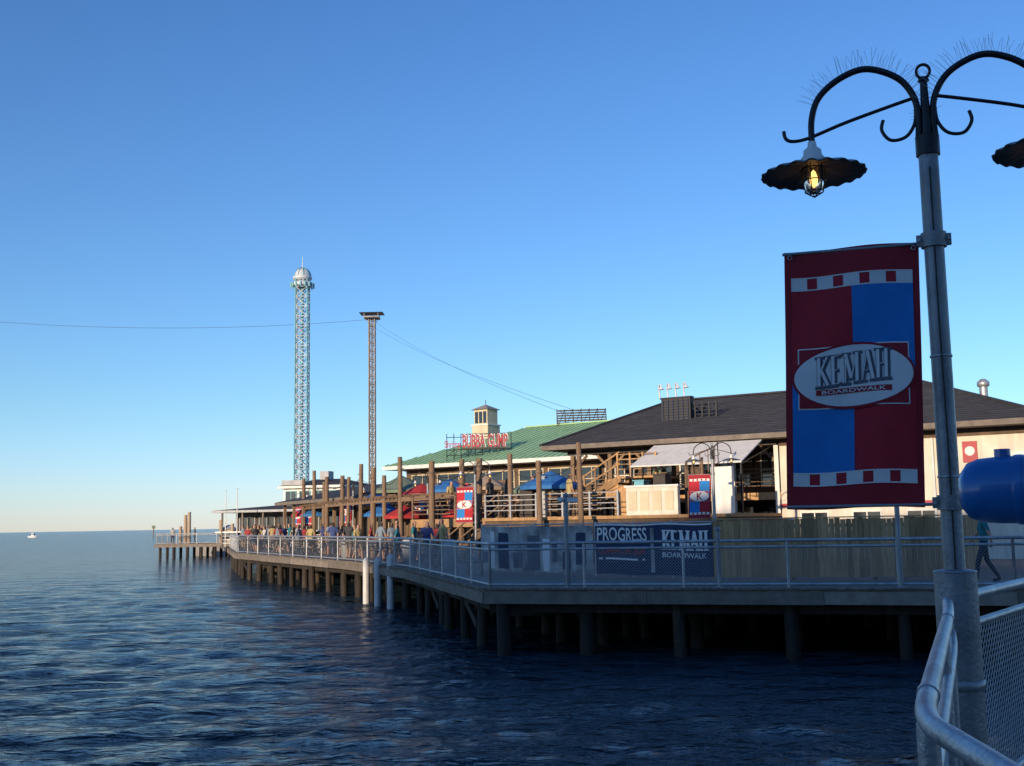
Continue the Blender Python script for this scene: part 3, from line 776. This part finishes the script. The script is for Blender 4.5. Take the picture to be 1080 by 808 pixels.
# ------------------------------------------------------------------ upper deck with umbrellas
UM = frame(-4.6,51.5,math.radians(-43))
E = empty('upper_terrace')
g = G('platform', UM); g.box(0,11,0,8,3.05,3.3,'wood_brown'); g.box(-.03,11.03,-.06,-.003,2.98,3.34,'wood_tan')
for i in range(6):
    for yy in (.2,3.5): g.box(.2+i*2.1-.1,.2+i*2.1+.1,yy-.1,yy+.1,DECK,3.04,'wood_brown')
g.box(.5,10.8,4.5,7.9,DECK,3.04,'dark_wall')
for i in range(5): g.box(1+i*2,2.4+i*2,4.46,4.49,1.9,2.8,'glass_dark')
g.build(E); g = G('railing', UM); railing(g,0,11,.05,3.3,'wood_brown',1.05,8,5,.02); railing(g,0,11,4.2,3.3,'wood_brown',1.05,8,3,.02)
g.build(E); g = G('furniture', UM)
for i in range(6):
    xx = 1+i*1.8; g.cyl((xx,1.8,3.3),(xx,1.8,4.02),.04,'black_iron',6); g.lathe((xx,1.8,4.02),[(0,0),(.45,0),(.45,.03),(0,.035)],'wood_tan',14)
    for s in (-1,1):
        cx = xx+s*.65; g.box(cx-.2,cx+.2,1.6,2.0,3.72,3.76,'black_iron'); g.box(cx+s*.18-.015,cx+s*.18+.015,1.6,2.0,3.76,4.2,'black_iron')
        for a,b in ((-.18,1.62),(.18,1.62),(-.18,1.98),(.18,1.98)): g.cyl((cx+a,b,3.3),(cx+a,b,3.72),.015,'black_iron',4)
for i in range(7): g.box(.4+i*1.5,1.0+i*1.5,5.2,5.6,3.3,3.3+rnd(.9,2.1),random.choice(['dark_wall','wood_brown','brown_wall','cream','umb_green']))
g.build(E)
g = G('terrace_stairs', UM)
for i in range(10): g.box(4.0+i*.28,4.28+i*.28,-1.4,-.1,DECK+(i+1)*.17-.04,DECK+(i+1)*.17,'wood_tan')
for yy in (-1.42,-.08):
    g.beam((3.9,yy,DECK+.1),(6.8,yy,3.3),.06,.25,'wood_brown')
    for k in (.5,1.0): g.beam((3.9,yy,DECK+.1+k),(6.8,yy,3.3+k),.05,.05,'wood_brown')
    for i in range(5): xx = 3.9+i*.72; g.box(xx-.03,xx+.03,yy-.03,yy+.03,DECK+(xx-3.9)*.58,DECK+1.1+(xx-3.9)*.58,'wood_brown')
g.build(E)
def umbrella(x,y,zb,h,r,m,n=8):
    g = G('patio_umbrella'); g.cyl((x,y,zb),(x,y,zb+h+.1),.03,'wood_brown',8)
    zt = zb+h
    g.lathe((x,y,zt),[(.02,0),(r*.5,-.23*r),(r,-.5*r)],m,n*2,lambda rr,z,t:(rr*(1-.05*(1-abs(math.cos(t*n/2)))),z),False)
    g.lathe((x,y,zt),[(r,-.5*r),(r*1.0,-.5*r-.14)],m,n*2,lambda rr,z,t:(rr*(1-.05*(1-abs(math.cos(t*n/2)))),z),False)
    for k in range(n): t = k*2*math.pi/n; g.cyl((x,y,zt-.05),(x+r*.93*math.cos(t),y+r*.93*math.sin(t),zt-.5*r),.012,'wood_brown',4)
    g.lathe((x,y,zb),[(.25,0),(.25,.06),(.03,.09)],'black_iron',12)
    g.build()
for (x,y,zb,h,r,m) in ((-5.9,60,DECK,4.15,1.6,'umb_green'),(-4.6,57,DECK,3.6,1.1,'umb_red'),(-7.6,63,DECK,3.4,1.2,'umb_blue'),(-9.3,66,DECK,3.4,1.2,'umb_red'),
                       (1.5,46.5,3.3,1.9,1.25,'umb_blue'),(-1.2,50.5,3.3,1.9,1.0,'umb_tan'),(-3.0,53,3.3,1.9,1.0,'umb_blue'),(.9,49.5,3.3,1.75,1.1,'umb_green'),(-12.5,74,DECK,3.0,1.3,'umb_blue'),
                       (-10.6,70,DECK,3.2,1.1,'umb_green'),(-6.6,58.5,DECK,2.7,1.1,'umb_blue'),(-2.2,51.0,DECK,2.5,1.0,'umb_red'),(-5.2,54.5,DECK,2.5,1.0,'umb_red'),(-14.2,79,DECK,3.0,1.2,'umb_red'),(-2.6,54,3.3,1.8,1.0,'umb_red')):
    umbrella(x,y,zb,h,r,m)

posts = [(2.5,42.5,6.0),(1.0,44.2,5.5),(-.15,46.3,5.9),(-1.5,47.5,5.95),(-2.3,49.8,5.8),(-3.5,48.5,5.75),(-5.3,53.5,6.2),(-7.0,56.5,5.9),(-7.9,58.8,6.2),(-9.4,62.5,5.9),(-10.8,66,6.1),(-12.3,70.5,6.4),(-13.6,74,6.3),(-6.2,54.8,5.6),(-8.8,60.5,5.7),(-11.3,68,5.8)]
for (x,y,h) in posts:
    g = G('timber_post'); r = .13+rnd(-.02,.03)
    g.cyl((x,y,DECK),(x+rnd(-.08,.08),y,h+rnd(-.15,.15)),r,'wood_brown',10,r*.85)
    g.tube([(x+(r+.012)*math.cos(t*.628),y+(r+.012)*math.sin(t*.628),h-.45) for t in range(10)],.02,'wood_grey',5,closed=True)
    g.build()
g = G('rope_rail')
P = sorted(posts, key=lambda p: p[1])[:]
for a,b in zip(P,P[1:]):
    pts = [(a[0]+(b[0]-a[0])*t/8, a[1]+(b[1]-a[1])*t/8, (a[2]-.5)+((b[2]-.3)-(a[2]-.3))*t/8-.3*(1-(t/4-1)**2)) for t in range(9)]
    g.tube(pts,.014,'cable',4)
g.build()
E = empty('pergola'); g = G('beams')
q = P[5:]
for a,b in zip(q,q[1:]):
    g.beam((a[0],a[1],4.3),(b[0],b[1],4.3),.09,.2,'wood_brown')
    for k in range(4):
        t = k/4; x = a[0]+(b[0]-a[0])*t; y = a[1]+(b[1]-a[1])*t
        g.beam((x-.4,y-.2,4.44),(x+2.6,y+1.1,4.44),.06,.12,'wood_brown')
    g.beam((a[0]+2.3,a[1]+1.0,4.3),(b[0]+2.3,b[1]+1.0,4.3),.09,.2,'wood_brown')
    g.box(a[0]+2.22,a[0]+2.38,a[1]+.92,a[1]+1.08,DECK,4.2,'wood_brown')
    for k in (1.0,.6,.25): g.beam((a[0],a[1],DECK+k),(b[0],b[1],DECK+k),.05,.08,'wood_brown')
g.build(E)

# ------------------------------------------------------------------ pavilion
PM = frame(-15.2,77,math.radians(-62))
E = empty('waterfront_pavilion')
g = G('roof', PM); hip_roof(g,-.5,15,-.8,8,4.75,2.5,12.5,3.6,5.7,'roof_dark',.2,'wood_grey'); g.build(E)
g = G('walls', PM); g.box(.5,14.5,3,7.5,DECK,4.6,'dark_wall')
for i in range(8): g.box(i*2-.08,i*2+.08,-.3,-.14,DECK,4.56,'wood_brown')
for i in range(7): window(g,1+i*1.95,2.3+i*1.95,2.2,3.9,2.98,2,1,'cream')
railing(g,0,14,-.4,DECK,'white_paint',1.0,9,4,.02)
g.build(E)

# ------------------------------------------------------------------ far-left restaurant
FM = frame(-22.6,93,math.radians(-16))
E = empty('waterfront_restaurant')
g = G('walls', FM)
g.box(0,9,0,10,DECK,4.3,'dark_wall'); g.box(3.2,8.5,2,9,4.3,6.3,'white_paint')
g.box(-.6,9.5,-2.2,-.02,DECK+1.2,DECK+1.3,'white_paint')
g.build(E)
g = G('roof', FM)
hip_roof(g,-.8,9.8,-2.4,11,4.5,2.5,8,4,5.0,'roof_dark',.18,'plastic_grey')
hip_roof(g,2.9,8.8,1.5,9.5,6.45,4.5,7,5.5,7.1,'roof_dark',.2,'white_paint')
g.build(E)
g = G('windows', FM)
for i in range(5): window(g,.4+i*1.75,1.7+i*1.75,2.2,3.9,-.01,2,1,'plastic_grey')
for i in range(4): window(g,3.45+i*1.25,4.35+i*1.25,5.0,6.0,1.98,2,1,'turq')
for i in range(6): g.box(i*1.8-.06,i*1.8+.06,-2.2,-2.08,DECK,4.36,'wood_grey')
railing(g,0,9,-2.15,DECK,'white_paint',1.0,6,3,.02)
g.box(3.4,5.4,1.3,1.4,6.5,6.9,'plastic_grey'); g.box(5.5,6.3,4,5,7.0,7.7,'plastic_grey')
g.build(E)
for (x,y,h) in ((-21.3,88,6.1),(-24.2,96,6.2)):
    g = G('flagpole'); g.cyl((x,y,DECK),(x,y,h),.05,'white_paint',8,.03); g.lathe((x,y,h),[(0,-.06),(.07,0),(0,.07)],'cream',8)
    g.build()
E = empty('far_pier'); g = G('deck'); g.prism([(-38,121),(-23,121),(-23,127),(-38,127)],DECK-.35,DECK,'wood_grey')
for i in range(11): 
    for yy in (121.5,124,126.5): g.cyl((-37.5+i*1.45,yy,-1),(-37.5+i*1.45,yy,DECK-.3),.16,'piling_wood',8)
g.build(E)
fence('pier_railing', [(-37.8,126.8),(-37.8,121.2),(-23,121.2)], DECK, 2.2, .3, .008, .04)
for (x,y,h) in ((-35.3,123,4.6),(-34.9,123,4.9),(-36.4,125,3.4),(-31.4,122.5,4.0),(-30,122,3.6)):
    g = G('timber_post'); g.cyl((x,y,DECK),(x,y,h),.2,'umb_tan',10,.17); g.build()
g = G('pier_hut'); g.box(-31.4,-30.2,123,124.2,DECK,3.0,'cream'); g.add([(-31.7,122.7,3.0),(-29.9,122.7,3.0),(-29.9,124.5,3.0),(-31.7,124.5,3.0),(-30.8,123.6,3.5)],[(0,1,4),(1,2,4),(2,3,4),(3,0,4),(3,2,1,0)],'plastic_grey')
g.box(-31.1,-30.5,122.97,122.99,2.0,2.8,'glass_dark'); g.build()

# ------------------------------------------------------------------ towers
def lattice(g, x, y, z0, z1, w, n, m1, m2, r=.1):
    h = w/2; c = [(x-h,y-h),(x+h,y-h),(x+h,y+h),(x-h,y+h)]
    for a in c: g.cyl((a[0],a[1],z0),(a[0],a[1],z1),r,m1,6)
    dz = (z1-z0)/n
    for i in range(n):
        za = z0+i*dz; zb = za+dz
        for k in range(4):
            p = c[k]; q = c[(k+1)%4]
            g.cyl((p[0],p[1],za),(q[0],q[1],za),r*.6,m2,4)
            g.cyl((p[0],p[1],za),(q[0],q[1],zb),r*.55,m2,4); g.cyl((q[0],q[1],za),(p[0],p[1],zb),r*.55,m2,4)
TX, TY = -33.5, 180
E = empty('drop_tower'); g = G('lattice_mast')
lattice(g,TX,TY,1.4,43.0,1.9,26,'turq','tower_white',.13)
g.cyl((TX,TY,1.4),(TX,TY,42.7),.25,'turq',8)
g.build(E); g = G('crown')
g.lathe((TX,TY,43.0),[(1.0,-.5),(1.5,-.3),(1.55,.0),(1.45,.15)],'tower_white',24)
g.lathe((TX,TY,43.1),[(1.35,0),(1.28,.5),(1.0,1.0),(.55,1.35),(.12,1.5),(0,1.5)],'tower_white',24)
for k in range(10):
    t = k*math.pi/5; g.tube([(TX+r_*math.cos(t),TY+r_*math.sin(t),43.1+z_) for r_,z_ in ((1.40,0),(1.32,.52),(1.04,1.03),(.6,1.4),(.1,1.55))],.05,'turq',5)
g.cyl((TX,TY,44.5),(TX,TY,46.5),.09,'tower_white',6,.04)
g.build(E); g = G('gondola_ring'); g.lathe((TX,TY,41.9),[(1.05,.35),(1.5,.35),(1.75,.1),(1.75,-.3),(1.2,-.4),(1.05,.35)],'tower_white',24)
for k in range(16): t = k*math.pi/8; g.box(TX+1.85*math.cos(t)-.1,TX+1.85*math.cos(t)+.1,TY+1.85*math.sin(t)-.1,TY+1.85*math.sin(t)+.1,41.3,42.1,'turq')
g.build(E)
def zip_tower(x, y, H):
    E = empty('zipline_tower'); g = G('lattice_mast'); lattice(g,x,y,1.4,H,.95,26,'tower_tan','tower_tan',.1)
    g.cyl((x,y,1.4),(x,y,H),.12,'tower_tan',6); g.build(E)
    g = G('platform'); g.box(x-1.2,x+1.2,y-1.3,y+1.3,H-.1,H+.12,'tower_tan'); g.add([(x-1.9,y-1.6,H+.7),(x+1.9,y-1.6,H+.7),(x+1.9,y+1.6,H+.7),(x-1.9,y+1.6,H+.7),(x,y,H+.95)],[(0,1,4),(1,2,4),(2,3,4),(3,0,4),(3,2,1,0)],'tower_tan')
    for a in (-1.1,1.1):
        for b in (-1.2,1.2): g.cyl((x+a,y+b,H),(x+a,y+b,H+.75),.06,'tower_tan',5)
        g.beam((x+a,y,H-.1),(x,y,H-1.5),.08,.08,'tower_tan')
    g.build(E)
zip_tower(-22.3,180,36.2)
E = empty('zipline_mast'); g = G('lattice_mast'); lattice(g,-97,178,-1,38.5,.95,26,'tower_tan','tower_tan',.1); g.build(E)
def cab(p, q, sag):
    p = Vector(p); q = Vector(q); return [p+(q-p)*(i/30)-Vector((0,0,4*sag*(i/30)*(1-i/30))) for i in range(31)]
g = G('zipline_cable'); g.tube(cab((-22.3,180,36.0),(-97,178,38.0),1.9),.024,'cable',5); g.build()
for e in (0,1.2):
    g = G('zipline_cable'); g.tube(cab((-22.3,180,36-e*.9),(4.2+e*.3,78,10.3+e*.3),.9-e*.1),.013,'cable',5); g.build()

def boat(x,y,L):
    g = G('motor_boat', frame(x,y,rnd(-.3,.3)))
    g.add([(-L/2,-.9,.9),(L/2.6,-.9,.9),(L/1.8,0,1.2),(L/2.6,.9,.9),(-L/2,.9,.9),(-L/2,-.6,0),(L/3,-.5,0),(L/2.1,0,0),(L/3,.5,0),(-L/2,.6,0)],
          [(0,1,6,5),(1,2,7,6),(2,3,8,7),(3,4,9,8),(4,0,5,9),(0,4,3,2,1)],'hull_white')
    g.box(-L*.15,L*.15,-.6,.6,.9,2.3,'hull_white'); g.box(-L*.15-.01,L*.16,-.61,.61,1.5,2.0,'glass_dark'); g.cyl((0,0,2.3),(0,0,3.6),.04,'hull_white',5); g.build()
boat(-252,600,5)
g = G('channel_marker'); g.cyl((-170,540,-1),(-170,540,4.0),.25,'wood_brown',8); g.box(-170.8,-169.2,539.9,540.1,3.6,5,'umb_green'); g.build()

# ------------------------------------------------------------------ people
def body_mesh(phase, armswing):
    s = math.sin(phase)*.28
    J = {'pel':(0,0,.95),'sp':(0,.0,1.15),'ch':(0,.01,1.36),'nk':(0,.02,1.50),'hd':(0,.03,1.60),'ht':(0,.025,1.72)}
    J.update(hl=(-.1,0,.90),kl=(-.11,s*.6,.50),al=(-.11,s-.05,.08),tl=(-.12,s+.14,.04),
             hr=(.1,0,.90),kr=(.11,-s*.4+.05,.50),ar=(.11,-s-.05,.09),tr=(.12,-s+.12,.04),
             sl=(-.19,0,1.42),el=(-.24,-armswing*.4,1.14),wl=(-.23,-armswing+.08,.90),fl=(-.22,-armswing+.12,.80),
             sr=(.19,0,1.42),er=(.24,armswing*.4,1.14),wr=(.23,armswing+.08,.90),fr=(.22,armswing+.12,.80))
    R = dict(pel=(.155,.115),sp=(.135,.10),ch=(.165,.115),nk=(.06,.06),hd=(.085,.1),ht=(.07,.085),hl=(.095,.1),kl=(.062,.065),al=(.042,.045),tl=(.04,.03),
             hr=(.095,.1),kr=(.062,.065),ar=(.042,.045),tr=(.04,.03),sl=(.065,.065),el=(.045,.045),wl=(.03,.034),fl=(.034,.022),sr=(.065,.065),er=(.045,.045),wr=(.03,.034),fr=(.034,.022))
    ks = list(J); ed = [('pel','sp'),('sp','ch'),('ch','nk'),('nk','hd'),('hd','ht'),('pel','hl'),('hl','kl'),('kl','al'),('al','tl'),('pel','hr'),('hr','kr'),('kr','ar'),('ar','tr'),
          ('ch','sl'),('sl','el'),('el','wl'),('wl','fl'),('ch','sr'),('sr','er'),('er','wr'),('wr','fr')]
    me = bpy.data.meshes.new('b'); me.from_pydata([J[k] for k in ks], [(ks.index(a),ks.index(b)) for a,b in ed], [])
    o = bpy.data.objects.new('b', me); scene.collection.objects.link(o)
    o.modifiers.new('s','SKIN'); sm = o.modifiers.new('d','SUBSURF'); sm.levels = 1; sm.render_levels = 1
    for i,k in enumerate(ks):
        me.skin_vertices[0].data[i].radius = R[k]
    me.skin_vertices[0].data[0].use_root = True
    dg = bpy.context.evaluated_depsgraph_get(); r = bpy.data.meshes.new_from_object(o.evaluated_get(dg))
    bpy.data.objects.remove(o); return r
BODIES = [body_mesh(1.3,.22), body_mesh(.2,.05), body_mesh(-1.2,-.2)]
def person(x,y,rot,shirt,pants,bi=0,sc=1.0,zb=DECK,shorts=False):
    me = BODIES[bi].copy(); me.name = 'pedestrian'
    for m in ('skin',shirt,pants,'hair','sign_black'): me.materials.append(MATS[m])
    for p in me.polygons:
        c = p.center; p.use_smooth = True
        if c.z > 1.5: k = 3 if (c.z > 1.68 or c.y < .0) else 0
        elif c.z > .93 and not (abs(c.x) > .19 and c.z < 1.2): k = 1
        elif abs(c.x) > .18: k = 0
        elif c.z > (.5 if shorts else .1): k = 2
        elif c.z > .1: k = 0
        else: k = 4
        p.material_index = k
    o = bpy.data.objects.new('pedestrian', me); scene.collection.objects.link(o)
    o.location = (x,y,zb+.005); o.rotation_euler = (0,0,rot); o.scale = (sc,sc,sc)
person(10.85,26.6,math.radians(75),'shirt0','pants0',0,1.0)
for i in range(46):
    y = 42+i*1.04+rnd(-.6,.6); x = edge_x(y)+rnd(.8,3.0)
    person(x,y,rnd(0,6.28),'shirt%d'%random.randrange(7),'pants%d'%random.randrange(4),random.randrange(3),rnd(.93,1.04),shorts=random.random()<.4)
for (x,y) in ((-1,47.6),(.8,46.6),(-2.8,51),(2.2,45.2),(-.3,49.5),(-3.4,52.6)):
    person(x,y,rnd(0,6.28),'shirt%d'%random.randrange(3,7),'pants0',1,1,3.3)
for (x,y) in ((-36.5,122.5),(-34,122),(-28.5,122.3),(-26,123)):
    person(x,y,rnd(0,6.28),'shirt%d'%random.randrange(7),'pants0',1)

for (x,y) in ((-2.2,39),(-4.4,47.5),(-8.2,56)):
    g = G('litter_bin'); g.lathe((x,y,DECK),[(0,0),(.26,0),(.29,.75),(.31,.78),(.31,.84),(.12,1.05),(0,1.06)],'plastic_grey',16); g.build()
for (x,y,a) in ((-1.4,35.5,.4),(-3.2,44,.4),(-6.3,53,.5),(-11.5,62,.5)):
    g = G('park_bench', frame(x,y,math.radians(105)+a*.2))
    for k in range(4): g.box(-.8,.8,-.2+k*.11,-.11+k*.11,.43+DECK,.46+DECK,'wood_grey')
    for k in range(3): g.box(-.8,.8,.26+k*.02,.29+k*.02,DECK+.55+k*.13,DECK+.64+k*.13,'wood_grey')
    for xx in (-.7,.7): g.box(xx-.03,xx+.03,-.2,-.14,DECK,DECK+.43,'black_iron'); g.box(xx-.03,xx+.03,.21,.255,DECK,DECK+.9,'black_iron'); g.box(xx-.03,xx+.03,-.14,.21,DECK+.38,DECK+.425,'black_iron')
    g.build()

# ------------------------------------------------------------------ unseen building added behind the viewer, sized to throw the evening shadow
HH = 17.6
E = empty('shadow_caster_building'); g = G('walls'); g.box(-52,34,-42,-28,-1,HH-.4,'stucco'); g.build(E)
g = G('roof'); g.box(-52.5,34.5,-42.5,-27.5,HH-.4,HH,'roof_dark'); g.build(E)
g2 = G('windows')
for i in range(20):
    for k in range(4): g2.box(-49+i*4,-47.2+i*4,-28.0,-27.95,2.6+k*3.2,4.3+k*3.2,'glass_dark')
g2.build(E)

# ------------------------------------------------------------------ light
SE = math.radians(10); AZ = math.radians(212)
w = bpy.data.worlds.new('World'); scene.world = w; w.use_nodes = True; nt = w.node_tree
sky = nt.nodes.new('ShaderNodeTexSky'); sky.sky_type = 'NISHITA'; sky.sun_disc = False
sky.sun_elevation = SE; sky.sun_rotation = AZ; sky.altitude = 0; sky.air_density = 1.0; sky.dust_density = .1; sky.ozone_density = 3.0
bg = nt.nodes['Background']; bg.inputs['Strength'].default_value = .15
tc = nd(nt,'ShaderNodeTexCoord'); sx = nd(nt,'ShaderNodeSeparateXYZ'); nt.links.new(tc.outputs['Generated'], sx.inputs[0])
cr = nd(nt,'ShaderNodeValToRGB'); nt.links.new(sx.outputs['Z'], cr.inputs[0])
e = cr.color_ramp.elements
e[0].position = 0.0; e[0].color = (.70,.74,1.0,1)
e[1].position = .5; e[1].color = (.43,.60,.73,1)
x_ = e.new(.10); x_.color = (.60,.70,.74,1)
mx = nd(nt,'ShaderNodeVectorMath', operation='MULTIPLY'); nt.links.new(sky.outputs[0], mx.inputs[0]); nt.links.new(cr.outputs[0], mx.inputs[1])
ms = nd(nt,'ShaderNodeVectorMath', operation='MULTIPLY'); nt.links.new(mx.outputs[0], ms.inputs[0]); ms.inputs[1].default_value = (1.5,1.60,1.9)
nt.links.new(ms.outputs[0], bg.inputs['Color'])
sun = bpy.data.lights.new('sun','SUN'); sun.energy = 5.0; sun.angle = math.radians(.5); sun.color = (1,.78,.54)
so = bpy.data.objects.new('sun', sun); scene.collection.objects.link(so)
sd = Vector((math.sin(AZ)*math.cos(SE), math.cos(AZ)*math.cos(SE), math.sin(SE)))
so.rotation_euler = sd.to_track_quat('Z','Y').to_euler(); so.location = sd*60
print('OBJECTS', len(bpy.data.objects))
